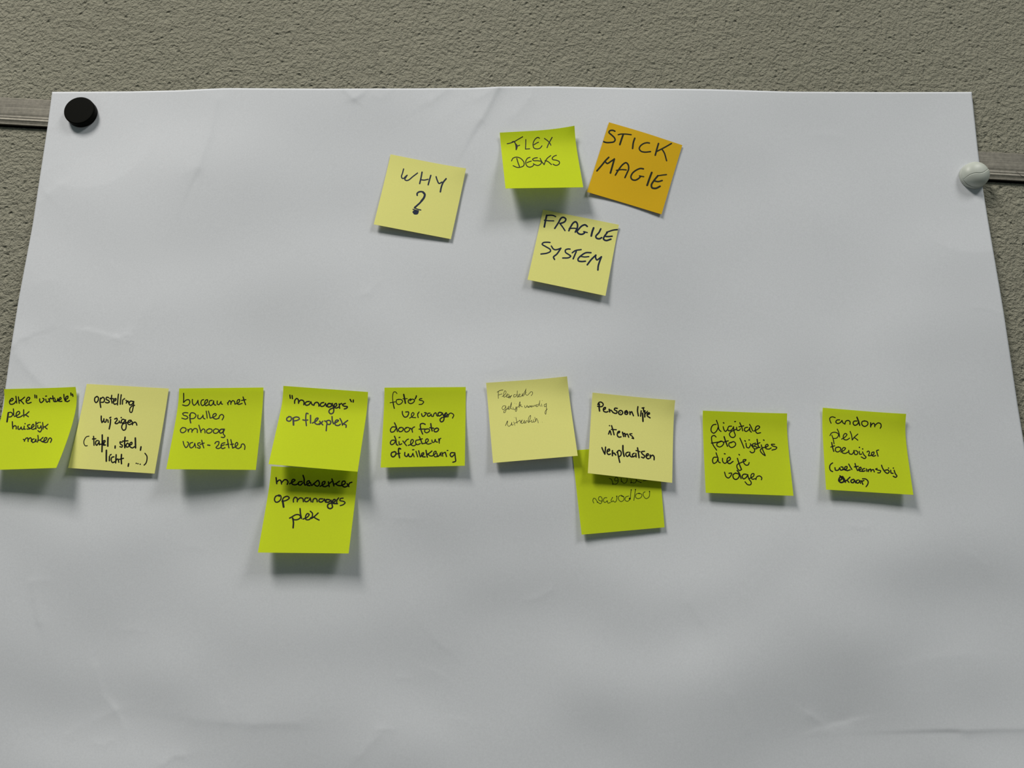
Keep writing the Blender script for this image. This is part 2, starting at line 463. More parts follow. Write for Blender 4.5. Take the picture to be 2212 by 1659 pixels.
# ------------------------------------------------------------------ sticky notes
class Note:
    def __init__(self, q, h, curl=(0.006, 0.006), v0=0.22, lift=(0, 0), bow=(0, 0), base=None, belly=0.0, sharp=0.10, top=0.0):
        """q: corners TL TR BR BL in the photo; curl: how far the bottom corners (BL, BR) stand off; lift: the same for TL, TR"""
        self.v0, self.curl, self.lift, self.bow, self.belly, self.sharp, self.top = v0, curl, lift, bow, belly, sharp, top
        cx = sum(p[0] for p in q) / 4; cy = sum(p[1] for p in q) / 4
        mx, my = (q[0][0] + q[1][0]) / 2, (q[0][1] + q[1][1]) / 2
        self.h0 = [float(sheet_h(*p, creases=False)) + h for p in q] if base is None else [b + h for b in base]
        g = np.linspace(0, 1, 17)
        U, V = np.meshgrid(g, g)
        QX = (q[0][0] * (1 - U) + q[1][0] * U) * (1 - V) + (q[3][0] * (1 - U) + q[2][0] * U) * V
        QY = (q[0][1] * (1 - U) + q[1][1] * U) * (1 - V) + (q[3][1] * (1 - U) + q[2][1] * U) * V
        self.under = sheet_h(QX, QY) + h          # the sheet below the note: a note never sinks into it
        hs = [self.height(0, 0), self.height(1, 0), self.height(1, 1), self.height(0, 1)]
        self.c = [np.array(wall_xz(p[0], p[1], hh_)) for p, hh_ in zip(q, hs)]
    def height(self, u, v):
        a = self.h0
        hb = (a[0] * (1 - u) + a[1] * u) * (1 - v) + (a[3] * (1 - u) + a[2] * u) * v
        k, v0 = self.sharp, self.v0
        sp = lambda x: k * math.log1p(math.exp(min(40, x / k)))
        sv = (sp(v - v0) - sp(-v0)) / (sp(1 - v0) - sp(-v0))
        hb += (self.curl[0] * (1 - u) + self.curl[1] * u) * sv
        hb += self.lift[0] * max(0, 1 - math.hypot(u, v) / 0.55) ** 2 + self.lift[1] * max(0, 1 - math.hypot(1 - u, v) / 0.55) ** 2
        hb += self.top * 1.9 * max(0.0, 1 - v / 0.27) ** 2
        hb += self.belly * math.sin(math.pi * u) * v
        fu = min(15.999, max(0.0, u * 16)); fv = min(15.999, max(0.0, v * 16))
        i, j = int(fu), int(fv); fu -= i; fv -= j
        S_ = self.under
        lo = (S_[j][i] * (1 - fu) + S_[j][i + 1] * fu) * (1 - fv) + (S_[j + 1][i] * (1 - fu) + S_[j + 1][i + 1] * fu) * fv
        return float(lo + 0.0006 * np.logaddexp(0, (hb - lo) / 0.0006))
    def ab(self, u, v):
        c = self.c
        p = (c[0] * (1 - u) + c[1] * u) * (1 - v) + (c[3] * (1 - u) + c[2] * u) * v
        e = (c[1] - c[0]) / np.linalg.norm(c[1] - c[0])
        return p + e * (4 * v * (1 - v)) * (self.bow[0] * (1 - u) + self.bow[1] * u)
    def pos(self, u, v, extra=0.0):
        a, b = self.ab(u, v)
        return place(a, b, self.height(u, v) + extra)
    def uv(self, px, py):
        u = v = 0.5
        for _ in range(12):
            tgt = np.array(wall_xz(px, py, self.height(u, v)))
            e = 1e-3
            p0 = self.ab(u, v)
            J = np.stack([(self.ab(u + e, v) - p0) / e, (self.ab(u, v + e) - p0) / e], 1)
            d = np.linalg.solve(J, tgt - p0)
            u += float(d[0]); v += float(d[1])
            if abs(d[0]) + abs(d[1]) < 1e-6: break
        return u, v

ALL = []
def sticky(q, mat, label, h=0.0006, texts=(), **kw):
    n = Note(q, h, **kw)
    N = 29
    vs = [n.pos(i / (N - 1), j / (N - 1)) for j in range(N) for i in range(N)]
    org = n.pos(0.5, 0.05)
    o = mesh_obj('sticky_note', vs, grid_faces(N, N), mat, origin=org)
    sm = o.modifiers.new('thickness', 'SOLIDIFY'); sm.thickness = 0.00014; sm.offset = -1
    es = o.modifiers.new('crisp_rim', 'EDGE_SPLIT'); es.split_angle = math.radians(45)
    tag(o, label, 'sticky note', 'sticky notes on the flipchart sheet')
    for (x0, y0, sc_, w, ink, text, name) in texts:
        V, Fc = [], []
        for pts, ww in parse(text, w):
            sv, sf = stroke_shape(pts, ww)
            b = len(V)
            for p in sv:
                u, v = n.uv(x0 + p[0] / sc_, y0 + p[1] / sc_)
                u = min(0.998, max(0.002, u)); v = min(0.998, max(0.002, v))
                V.append(n.pos(u, v, 0.00006 + (0.00004 if name == 'ink_dots' else 0)))
            Fc += [tuple(b + i for i in f) for f in sf]
        hw = mesh_obj(name, V, Fc, ink, parent=o, origin=org, smooth=False)
    ALL.append((o, n))
    return n

K8, K7 = 1659 / 200.0, 1659 / 220.0
K79, K72 = 1659 / 210.0, 1659 / 230.0

T_WHY = '''w20 568,355 548,430 531,485 545,515 570,515 600,485 628,462; w20 628,462 605,500 588,535 620,553 660,540 720,490 805,425;
w24 882,410 868,490 842,605; w20 868,540 920,545 985,532; w24 1032,465 1010,540 987,625; w22 1122,487 1140,545 1172,602 1222,580; w26 1293,522 1240,590 1210,670 1195,745;
w26 800,805 798,775 830,748 885,745 925,772; w34 900,752 928,790 915,845 870,905; w28 905,860 850,930 790,985 755,1020; w18 760,1000 765,1022 800,1040 862,1056; w18 728,1045 770,1058 825,1072;
w50 745,1090 800,1095; w56 760,1105 790,1105'''
T_FLEX = '''268,380 320,370 385,345 450,308 520,268; w18 350,352 380,345 400,375 412,420 415,478; 400,380 425,400 430,440 418,475; 425,425 472,404;
572,312 570,400 566,468; 566,468 635,463; 795,292 770,278 730,300 695,360 690,410 705,450 750,465 800,455 835,415; 705,398 740,375 778,356;
875,295 930,335 965,375 980,405; w16 1000,278 960,350 935,400 918,445;
340,660 360,620 410,600 470,610 520,650 545,700 535,740 490,762 430,766 365,738; w16 425,620 445,690 468,750;
640,602 600,618 572,665 575,715 600,752 640,762 680,748 700,728; 590,690 625,675 662,663; 760,608 715,615 682,635 700,655 770,658 825,672 815,710 770,735 720,722 695,706;
805,620 830,670 870,722; 870,722 885,680 920,620 978,574; 885,655 930,670 990,720; 1070,570 1030,585 1000,620 1015,640 1070,650 1118,675 1115,710 1075,733 1040,728 1015,712'''
T_STICK = '''515,215 480,200 430,208 418,235 460,275 505,320 518,355 500,385 440,398 370,398 325,382; w20 568,272 610,262 700,262 780,272; w28 650,268 625,340 595,432;
w26 838,330 815,400 803,495; w22 1078,408 1040,402 985,415 930,455 912,500 940,540 1000,555 1095,547; w26 1225,415 1200,500 1172,605; w22 1435,415 1330,475 1195,545; w22 1280,505 1320,570 1357,695;
w26 222,860 300,770 360,695 415,640; 360,715 390,740 450,705 505,668; w28 505,668 480,760 442,895; 522,930 570,850 640,760 695,728 730,760 738,830 710,900 678,970; w20 540,852 620,840 700,845;
980,828 930,822 860,850 800,900 775,960 795,1000 845,1012 900,985 935,950; w20 915,942 950,950 985,955; w30 1115,888 1080,980 1040,1095; w20 1355,922 1300,928 1215,940;
w28 1215,940 1150,1020 1110,1090 1120,1135 1180,1145 1250,1112; 1160,1025 1220,1035 1285,1018'''
T_FRAG = '''w20 530,210 480,190 385,190; w28 385,190 370,250 345,378; w18 345,270 420,278 500,280; w25 515,402 575,310 620,235 655,222 695,250 680,290 640,312 600,322; w22 600,322 640,375 682,438;
745,440 770,385 820,310 855,295 880,320 885,380 850,462; w20 750,405 820,400 880,405; 1045,370 1010,345 960,360 910,410 880,455 910,490 960,498 1000,475 1005,460; w20 985,455 1045,470;
w30 1148,395 1125,460 1110,525; 1265,410 1235,470 1185,530 1195,560 1240,572 1280,553; w22 1548,422 1470,430 1360,465; 1370,470 1320,540 1310,575 1350,600 1430,578; w24 1350,535 1400,535 1450,530;
w22 438,632 400,628 330,635 310,660 370,700 440,745 445,775 390,805 290,820; w22 460,690 490,735 520,750 560,745 615,725; w24 615,725 550,820 495,870 512,908;
w22 765,740 730,738 690,755 690,790 745,830 775,855 740,880 645,885; w22 800,800 850,765 945,748; w24 865,780 840,840 815,898; w24 1105,798 1020,800 940,850 895,900 900,930 950,942 1015,937; w20 925,855 1000,868 1070,862;
w26 1045,995 1110,910 1185,838; w24 1185,838 1180,870 1200,915 1275,865; w26 1275,865 1250,930 1225,1010 1218,1080'''
T_ELKE = '''180,388 220,375 238,350 218,335 185,365 170,400 185,440 220,442 260,422 285,385; 285,300 292,350 300,420; 330,310 338,370 345,425; 440,315 390,358 350,378; 360,368 395,400 425,435;
470,385 510,370 535,330 510,315 478,350 470,400 500,425 560,408; 625,275 628,325; 655,285 658,330; 712,345 712,385 735,412 775,385 790,350 768,336; 820,350 828,390 845,405 868,385; 818,297 835,294;
868,345 885,360 890,402; 885,360 905,330 920,340; 945,292 955,350 968,392 988,395; 925,345 978,330; 988,350 995,395 1025,380 1035,340; 1035,340 1045,388; 1055,372 1095,345 1085,318 1060,345 1068,390 1110,388;
1145,265 1150,330 1170,388; 1175,362 1215,330 1215,295 1185,310 1175,360 1200,395 1245,375; w22 1270,240 1275,280; w22 1300,260 1308,298;
w28 148,600 142,650 126,755; 150,590 200,588 228,618 205,660 165,670; 240,525 245,590 246,640; 258,660 310,640 355,600 340,570 300,590 290,640 310,675 370,665 405,640; 425,540 425,600 428,665; 520,575 470,620 435,640; 450,630 480,645 510,665;
w21 222,755 225,820 230,880; 235,850 265,825 290,840 290,885; 325,835 325,885 350,890 380,850; 380,850 388,885 405,892 430,875; 435,835 432,885 455,888; 450,790; 535,805 495,820 500,845 525,865 510,885 482,885;
525,885 565,865 610,830 595,800 570,830 565,880 600,890 640,870; 645,760 645,820 645,885; 692,768 660,790; 675,820 680,860 710,870 735,830; 735,825 745,900 715,938 680,915; 718,768; 765,770 770,830 772,885; 860,800 820,835 780,852; 800,845 820,865 845,885;
420,1070 440,1090 437,1105; 440,1085 470,1050 495,1045 505,1108; 505,1075 545,1042 562,1060 562,1108; 612,1062 578,1075 582,1125 620,1115 642,1070; 642,1068 648,1115; 680,1000 685,1060 672,1120; 772,1035 720,1080 690,1090;
720,1085 760,1115 790,1120; 760,1110 820,1085 840,1045 812,1040 790,1080 802,1125 850,1120; 850,1120 870,1070 900,1045 925,1070 905,1125'''
T_OPST = '''410,260 375,285 370,340 395,370 430,335 435,280 410,258; w24 475,290 465,350 478,455; 480,300 520,275 545,310 530,360 490,365; 620,280 585,275 575,310 620,335 632,360 595,375 562,365;
675,240 668,310 682,380; 640,298 705,300; 700,350 745,330 750,300 720,310 705,360 725,400 757,390; 795,220 785,310 778,412; 845,230 835,310 828,400; 870,325 866,398; 905,300 888,312; 930,330 945,345 935,380; 945,362 965,342 982,385;
1060,350 1010,345 985,385 1000,412 1040,400 1070,350; w20 1070,355 1060,450 1030,545 1005,540 1000,480 1040,430 1085,420;
w24 488,612 488,680 500,728; 500,728 530,690 535,660; 535,660 540,715 565,720 582,670; 605,680 612,725; 638,645 660,632; w24 655,668 650,740 630,842; 728,665 765,650 772,680 735,738 765,748 800,728; 808,700 828,735; 845,640;
915,682 870,670 845,710 865,740 910,700 925,680; 920,690 935,780 920,850 885,865 855,820 870,760 935,730; 950,728 1010,715 1025,690 985,690 960,740 990,765 1030,750; 1042,712 1046,768; 1050,745 1090,720 1115,740 1125,775;
w16 268,972 220,985 180,1050 180,1110 205,1145 238,1142; 350,975 355,1060 358,1135; 330,1022 390,1018; 430,1050 395,1060 387,1110 405,1135 440,1090; 448,1060 455,1128; w26 505,950 505,1050 500,1250; 460,1118 540,1112;
515,1098 550,1080 555,1052 525,1060 525,1130 565,1130; w28 608,995 605,1070 605,1150; w26 737,1148 735,1185; 862,1082 825,1075 830,1110 868,1140 855,1168 822,1160; w26 915,990 905,1080 910,1178; 870,1060 965,1055;
960,1098 935,1120 940,1165 975,1160 985,1122 960,1095; 990,1132 1035,1115 1035,1082 1005,1095 1005,1160 1045,1182 1082,1162; w28 1098,1005 1100,1090 1102,1180; w26 1200,1162 1190,1222;
w28 580,1225 578,1320 578,1420; w25 635,1335 632,1412; 645,1312 665,1300; 715,1342 680,1350 665,1400 690,1445 727,1430; w25 755,1305 750,1380 745,1450; 755,1400 785,1380 802,1440; w26 850,1300 845,1380 850,1465; 812,1388 885,1368;
w26 978,1465 970,1510; w20 1115,1458; w20 1145,1465; w20 1185,1475; w20 1270,1278 1305,1330 1305,1400 1285,1460 1255,1490'''
T_BUR = '''277,185 278,260 275,335; 275,335 320,295 360,290 378,330 350,378 310,388 260,375; 420,285 420,340 445,380 485,350 510,300; 510,300 515,350 530,380; 602,288 572,300 558,350 580,385 620,368;
618,362 660,330 665,290 635,300 620,350 640,385 690,368; 742,300 702,310 692,360 715,385 750,360 765,310; 765,308 775,370 800,378; 825,310 825,360 850,370 885,320; 885,318 892,358 910,362;
990,340 1002,372; 998,345 1025,305 1045,325 1045,365; 1045,345 1075,305 1105,320 1112,362; 1112,362 1175,335 1190,290 1165,290 1145,330 1165,365 1230,350; w18 1245,245 1265,310 1285,370; 1220,302 1290,288;
345,505 300,500 262,515 275,540 330,560 345,585 310,605 248,590; w20 385,520 380,600 392,668; 370,548 400,505 450,510 478,545 450,590 395,600; 510,540 510,590 545,600 585,560; 592,540 600,590 625,602; 645,475 655,540 660,590; 680,475 700,540 708,588;
710,590 770,570 810,535 795,515 760,530 755,580 800,605 850,590; 850,595 865,550 900,530 930,560 905,618;
255,745 225,780 235,820 275,825 315,790 310,755 262,742; 345,772 355,815; 350,800 380,765 410,770 412,820; 415,800 455,760 495,770 500,825; 525,705 545,770 560,825; 560,800 595,765 620,780 625,830;
690,765 655,785 655,825 690,835 735,810 735,775 690,762; 795,765 765,785 765,825 800,838 840,815 845,780 795,762; w20 935,770 880,775 860,815 880,835 930,800 940,770; 925,785 925,850 950,880 930,905 890,900;
268,970 285,1030 315,1070 350,1030 355,990 335,978; 425,985 385,1000 375,1050 395,1075 440,1050 458,1000; 458,1000 475,1070; 545,990 510,1000 510,1030 545,1055 540,1080 500,1070; w18 572,950 585,1010 605,1075; 545,1020 612,995;
w20 668,1028 705,1033; 785,1005 805,978 850,975 845,1020 805,1070 840,1085 880,1070; 948,990 902,1005 885,1050 905,1085 952,1072; 890,1045 940,1022; w18 990,935 1000,1000 1015,1075; 965,1025 1010,1012; w18 1045,940 1060,1000 1075,1075; 1040,1018 1090,1012;
1075,1078 1130,1050 1160,1010 1145,985 1120,1010 1125,1065 1170,1085 1210,1060; 1210,1062 1222,1018 1250,1010 1275,1045 1270,1100'''
T_MAN = '''348,215 355,266; 385,222 390,272; 425,348 430,300 460,270 485,290 490,348; 490,335 520,298 560,302 578,325 575,372; 665,318 620,325 595,355 615,380 660,368 690,325; 690,325 710,368 740,380; 740,378 755,345 790,332 815,350 822,395;
900,335 860,345 842,380 865,400 905,388 930,350; 930,352 945,400; w24 1030,360 980,352 958,385 972,408 1020,395 1040,352; 1040,365 1062,430 1055,500 1015,520 985,490 1000,450 1070,418; 1065,408 1110,385 1105,352 1075,365 1070,410 1110,425 1150,405;
1150,358 1160,430; 1155,372 1190,350; 1252,350 1205,370 1225,392 1285,405 1270,430 1235,440; 1330,285 1350,322; 1382,295 1380,328;
335,567 300,590 300,625 340,640 372,612 365,572 330,564; w28 402,590 408,700; 395,598 440,572 492,580 502,605 460,628 415,635; 645,518 620,510 608,560 610,640 618,712; 560,618 600,625 640,620; w22 685,545 685,610 685,670;
715,670 780,635 808,592 785,590 760,620 757,670 800,692 845,670; 832,640 858,670 885,700; 885,640 860,670 825,695; 915,635 950,660 945,730 940,795; 940,640 985,625 1015,650 1000,690 960,690; w22 1035,565 1040,630 1058,682;
1070,672 1110,655 1140,628 1110,620 1085,650 1090,700 1140,710 1170,690; 1165,597 1192,650 1205,705; 1290,628 1240,665 1210,690; 1225,685 1265,705 1262,740'''
T_MED = '''w22 335,230 345,322; 345,300 380,268 405,272 420,328; 425,302 465,262 500,265 520,295 508,335; 545,325 600,295 630,268 600,256 578,285 588,330 640,340 680,320; 740,290 690,298 682,335 715,345 750,312; w22 755,195 772,250 772,310 785,345;
790,345 850,312 850,278 820,290 820,345 862,355; 870,305 888,352 920,325 950,300; 950,300 990,272 1010,330 980,362 940,345 925,318; 1020,365 1090,322 1095,290 1060,300 1055,350 1090,370 1150,348; 1150,295 1162,370; 1160,325 1200,290;
w22 1205,250 1225,310 1235,358; 1320,285 1270,320 1240,332; 1260,325 1300,350 1338,355; 1345,355 1410,320 1405,285 1370,290 1360,345 1400,375 1450,360; 1440,322 1470,368; 1462,350 1480,315 1515,300;
380,505 330,520 310,570 330,610 370,605 410,560 405,510 372,502 385,520; w30 437,590 452,685; 428,600 450,545 510,520 540,545 500,580 450,595; w19 605,610 605,570 630,535 662,550 665,605; w19 668,580 710,545 750,555 760,605;
w19 835,545 790,550 782,595 810,605 850,580 865,545; 865,548 882,605; 905,610 915,568 945,552 970,570 975,605; 1060,560 1015,562 1002,598 1040,610 1080,580; w26 1085,565 1110,610; w22 1165,572 1120,572 1112,605 1150,612 1190,582;
w22 1190,580 1205,640 1212,690 1180,712 1142,695 1142,650 1200,620; w22 1205,625 1255,595 1250,568 1222,582 1220,625 1290,635; 1280,575 1280,630; 1285,575 1310,545; w18 1380,548 1340,555 1330,585 1390,600 1410,620 1380,650 1335,665;
545,860 575,845 640,808 690,808 718,840 680,878 620,885 590,870; w24 595,860 605,930 600,1010; w22 708,712 715,790 730,865; 755,875 820,845 850,802 822,790 795,830 800,880 850,882 880,850; 868,752 900,785 895,860; 990,780 930,835 885,865; 920,842 960,868 1005,890'''
T_FOTO = '''w13 395,250 365,220 335,225 318,280 318,360 326,440; w20 326,420 335,470 347,515; w14 270,415 365,398; w16 440,355 390,362 382,410 415,445 460,435 495,390 470,358 415,352; w26 515,266 530,340 545,422; w14 500,345 580,342;
w18 640,345 600,370 600,410 640,430 690,408 708,368 670,350 625,380; w22 742,290 738,310 720,345; w17 840,340 805,345 795,365 850,380 872,400 840,440 790,445;
w20 490,570 495,620 530,670 570,665 600,620 600,580 550,580; w17 620,690 670,660 700,612 680,590 655,620 662,672 730,682; 768,605 765,640 775,680; 770,612 790,580; w20 835,610 845,650 870,660 905,625 920,598 888,592;
w20 985,600 945,610 945,650 975,655 1005,620; 1008,622 1015,655 1040,660; 1045,655 1060,612 1090,595 1105,640 1120,655; w22 1190,590 1150,588 1128,620 1142,650 1180,638 1210,600; w22 1205,600 1238,680 1220,745 1180,755 1167,712 1200,680;
w34 1240,640 1275,600; w18 1200,680 1250,672 1300,665; w22 1235,650 1262,655 1290,640 1300,620; w18 1310,665 1322,622 1360,600 1410,632 1390,690;
w20 375,850 310,850 277,900 290,940 340,930 380,870; w22 350,775 380,840 402,930; w20 455,860 420,890 440,932 490,920 510,878 475,857 440,862; 570,862 530,890 550,937 600,925 625,878 590,857 550,862; w20 640,870 662,900 672,942; 665,890 680,862 710,847;
w22 900,802 860,785 815,800 818,870 835,930 855,975; w20 790,888 900,885; 930,888 900,892 890,930 925,952 975,922 970,888 925,882; w24 1000,790 1010,860 1025,920; w22 982,862 1050,870; w22 1090,875 1062,895 1065,930 1110,932 1140,890 1110,867 1085,880;
w20 350,1085 300,1090 275,1135 295,1165 340,1145 370,1092; w22 350,1015 375,1080 385,1160 410,1175; w20 430,1110 440,1165 480,1150; w22 432,1038 446,1034; w20 500,1100 530,1140 565,1183; 537,1120 570,1080 600,1065;
w19 595,1180 660,1150 690,1092 665,1072 640,1110 650,1170 700,1185 740,1160; 770,1082 735,1092 730,1140 760,1165 812,1145; w22 795,1022 820,1080 845,1148; 782,1080 850,1060; 850,1150 920,1130 955,1092 945,1062 915,1072 910,1130 950,1155 1010,1140;
1020,1082 1030,1122 1060,1120 1080,1072; 1080,1072 1092,1112 1122,1120; 1142,1062 1152,1138; 1152,1102 1162,1062 1180,1052;
w24 350,1292 300,1310 292,1360 325,1385 368,1350 373,1302 345,1290; w26 460,1242 430,1232 422,1290 440,1400; w20 388,1332 450,1320; w22 535,1305 535,1360 570,1378 600,1330; w22 600,1330 612,1375 650,1378 680,1322; 682,1332 702,1383; w20 672,1258 698,1256;
w20 735,1285 765,1383; w22 783,1275 812,1385; w22 820,1372 870,1342 870,1312 840,1325 845,1375 900,1385; w24 915,1268 925,1330 937,1388; w22 1020,1280 970,1320 930,1342; w20 950,1335 985,1365 1025,1370; w19 1030,1365 1085,1322 1095,1287 1070,1287 1050,1330 1070,1380 1110,1380;
w22 1110,1322 1125,1375 1160,1350 1175,1312; 1175,1312 1187,1368; 1200,1302 1215,1373; 1210,1332 1240,1307 1260,1302; w22 1262,1312 1282,1378; w18 1292,1270 1308,1269; w22 1420,1312 1365,1312 1347,1350 1375,1383 1420,1345; w22 1430,1312 1440,1400 1443,1462 1395,1480'''
T_FLD = '''w9 282,350 330,320 385,308; w8 305,345 300,400 303,462; 305,400 370,380; 370,430 430,380 440,340 420,325 400,380 405,440 440,420; 440,420 475,400 470,380 450,400 455,440 490,430; 490,390 500,420 520,455; 545,405 500,450 480,445 540,410;
610,390 580,400 580,435 610,430 640,380; 642,325 640,400 645,440 662,430; 660,425 690,400 690,382 665,400 670,430 700,430; 705,430 730,400 735,372 735,420 760,410; 740,405 790,315 800,290; 795,300 790,380 810,405; 762,400 800,350; 820,410 860,370 890,340 915,350 915,380 890,412;
425,590 385,600 370,640 390,665 425,630 435,595; 435,600 440,660 425,710 400,715 410,680 450,655 490,630; 470,650 500,620 495,600 475,620 480,655 510,650; 510,650 530,600 540,530; 540,530 520,600 530,640 560,655; 565,620 580,660 605,650 620,615;
625,610 635,660 620,695 605,680 660,600; w6 592,548; w6 625,560; 670,620 690,560 690,520 675,570 680,620; 680,590 710,575 700,600 735,612; 775,590 780,625 800,620 820,585; 820,585 825,615 850,610; 860,590 840,620 870,610 880,590 885,615;
905,585 890,615 920,605 925,590 935,610; 945,580 960,600 975,575; 1010,570 985,580 985,610 1010,600 1035,550; 1045,500 1040,580 1060,600; 1075,560 1085,605; w6 1090,500; 1155,560 1125,575 1130,610 1155,600 1165,550; 1160,560 1165,650 1150,745 1140,730 1145,690 1180,650;
w9 430,950 465,865; 470,870 465,930 490,962 530,930 545,890; 545,890 545,940 572,930; 578,880 600,945; w6 590,805; 618,800 640,910; 600,905 650,880 690,850; 690,850 700,905; 705,885 730,845; 730,845 715,905 750,900 770,850; 770,850 770,905 800,890;
800,900 790,875 820,862; 820,862 845,895 855,880; 850,880 880,800 880,765 850,800 840,860 865,880 890,860; 900,850 900,890 930,880; 935,840 940,885 970,870; 955,800 975,870; 975,870 985,820 1005,850 1018,902; w5 1090,887'''
T_PERS = '''w26 245,230 242,290 250,355; w22 218,240 240,202 280,197 315,232 300,270 250,278 215,270; 315,330 350,320 355,292 325,302 325,358 370,375 400,365; w26 422,325 432,372; 430,345 450,340 485,372; 568,308 525,305 515,330 560,360 555,395 520,395 485,378;
620,345 590,370 600,410 640,420 665,385 645,350 615,345; w18 622,385; 735,348 705,365 705,405 740,415 757,382 730,347; 708,382 750,378; w24 790,368 797,418; 795,395 825,368 840,400 857,440; w24 937,278 930,350 945,442; 995,352 985,448; 1012,302 1045,297; 1035,312 1042,370;
w28 1020,395 1025,470 1028,540; w24 1062,350 1060,462; w20 1108,360 1072,402; 1100,422 1145,405 1140,387 1110,395 1105,440 1155,478;
412,768 435,708 458,780; w20 428,617; w24 465,618 490,700 510,780; w20 460,685 550,690; 575,752 610,735 605,717 580,730 568,790 595,823 635,818; w25 660,735 682,812; w25 675,765 700,757 712,812; 715,782 745,767 772,825; w20 830,762 790,768 800,785 835,808 860,850 830,840;
w24 292,1012 320,1080 345,1128; w24 345,1128 352,1060 358,1002; 385,1082 430,1062 425,1037 395,1050 385,1100 410,1135 445,1125; w26 480,1065 480,1155; w26 480,1112 510,1110 540,1143; w24 570,1080 590,1180 612,1275; 560,1097 600,1060 635,1090 630,1150 590,1178;
w28 668,975 670,1070 690,1165; 765,1092 725,1110 725,1150 750,1170 785,1130; 790,1095 797,1160 830,1180; 870,1112 840,1132 850,1175 885,1160; w24 900,1115 905,1180; w25 930,1015 945,1100 958,1192; w20 902,1062 975,1085; 1055,1077 1002,1087 1012,1120 1055,1160 1040,1195 1002,1182;
1080,1162 1120,1150 1120,1122 1095,1127 1085,1180 1115,1210 1140,1205; w24 1155,1142 1162,1195; w24 1165,1167 1200,1147 1225,1172 1227,1228'''
T_OMG = '''680,582 710,590 735,640 740,675; 740,672 790,680 830,640 825,580 800,558 775,590 780,620 820,620; 885,578 885,640; 890,620 930,665 975,640 985,590 980,572; 1055,605 1050,655; 1050,640 1100,660 1135,640 1140,598; 1140,600 1160,625 1225,650; 1262,618 1310,614;
415,1000 400,960 415,920 440,925 480,985; 480,985 530,1010 560,960 545,900 515,890 495,930 515,960 550,965; 638,908 600,912 580,950 600,990 642,970; 640,960 660,1000 700,990; 735,905 710,960 720,980 745,962; 745,962 780,985 805,950 810,880;
880,868 840,890 840,940 880,975 925,950 930,905 890,868; 1010,880 960,900 950,950 990,970 1030,940 1042,910; 1055,775 1045,850 1040,920; 1128,770 1115,850 1100,955; 1180,832 1140,850 1130,900 1170,925 1225,900 1235,855 1190,830; 1290,808 1260,830 1265,880 1310,925 1360,890 1370,802'''
T_DOTS = '''740,678; 1050,655; w10 830,635; 480,985; w12 735,905; 808,884; w14 890,880 925,890; w26 1030,925; 1055,775; 1128,770; w12 1175,835 1200,840; 1366,802; w10 650,965; w10 1215,652; w10 560,965'''
T_DIGI = '''290,290 240,300 208,350 210,410 250,440 300,400 330,330; 297,220 325,300 342,380 375,410; 412,330 425,380 450,410 480,385; w20 415,262 425,268; 555,320 510,325 490,370 510,400 560,380 590,330; 588,335 600,420 618,480 590,512 545,505 518,460 540,420 640,370;
640,340 650,390 685,390 705,365; w19 608,243 622,241; 695,262 730,340 745,400; 680,332 762,315; 830,340 785,350 775,390 800,410 845,385 865,345; 862,345 870,400 892,422; 862,290 890,340 915,400; 935,405 1000,372 1035,335 1010,315 975,330 960,390 990,440 1050,432;
290,505 260,480 220,495 215,560 240,640 300,730; 210,610 340,590; 380,580 312,610 305,650 350,675 400,650 420,605 380,575 340,590; w22 428,500 450,570 485,662; 425,592 500,570; 570,590 515,610 510,650 550,685 610,660 625,620 590,585 540,605;
697,525 730,600 768,695; 800,610 815,680 850,690 875,650; w20 780,567 792,578; w19 850,556 860,556; 875,620 910,670 948,720 940,760 900,775 870,752; 965,610 912,630 918,655 975,672 990,700 950,708; w20 990,545 1000,610 1015,685; 950,642 1040,602; w20 990,690 1040,680;
1062,640 1085,720 1128,815; 1128,825 1080,790 1045,735 1080,692 1150,680; w20 1100,556 1110,562; 1130,680 1180,652 1165,630 1135,650 1140,700 1190,712 1230,692; 1290,630 1235,632 1250,655 1325,682 1310,710 1245,728;
300,850 250,855 230,910 250,955 300,930 325,862; 290,775 320,860 335,930 362,945; 400,870 405,925 440,955 480,930; w20 432,790 445,794; w20 480,930 535,882 520,850 485,870 480,930 520,960 580,922;
w20 655,870 680,950 725,1060; 725,1060 690,1078 650,1030 650,980 720,940; w20 682,803 690,812; 720,940 790,912 800,892 755,897 760,940 800,985 840,980 855,942;
435,1105 460,1180 500,1205 540,1170 555,1122 510,1125; w20 620,1122 580,1150 590,1210 630,1230 680,1190 680,1142 620,1120; w20 650,1075 690,1130 718,1215; w20 810,1142 760,1142 735,1180 760,1220 810,1190 830,1147; 830,1150 850,1220 890,1280 880,1318 830,1318 785,1270;
860,1215 930,1172 935,1132 900,1137 885,1180 910,1225 960,1215; 970,1232 985,1187 1030,1170 1070,1200 1065,1235'''
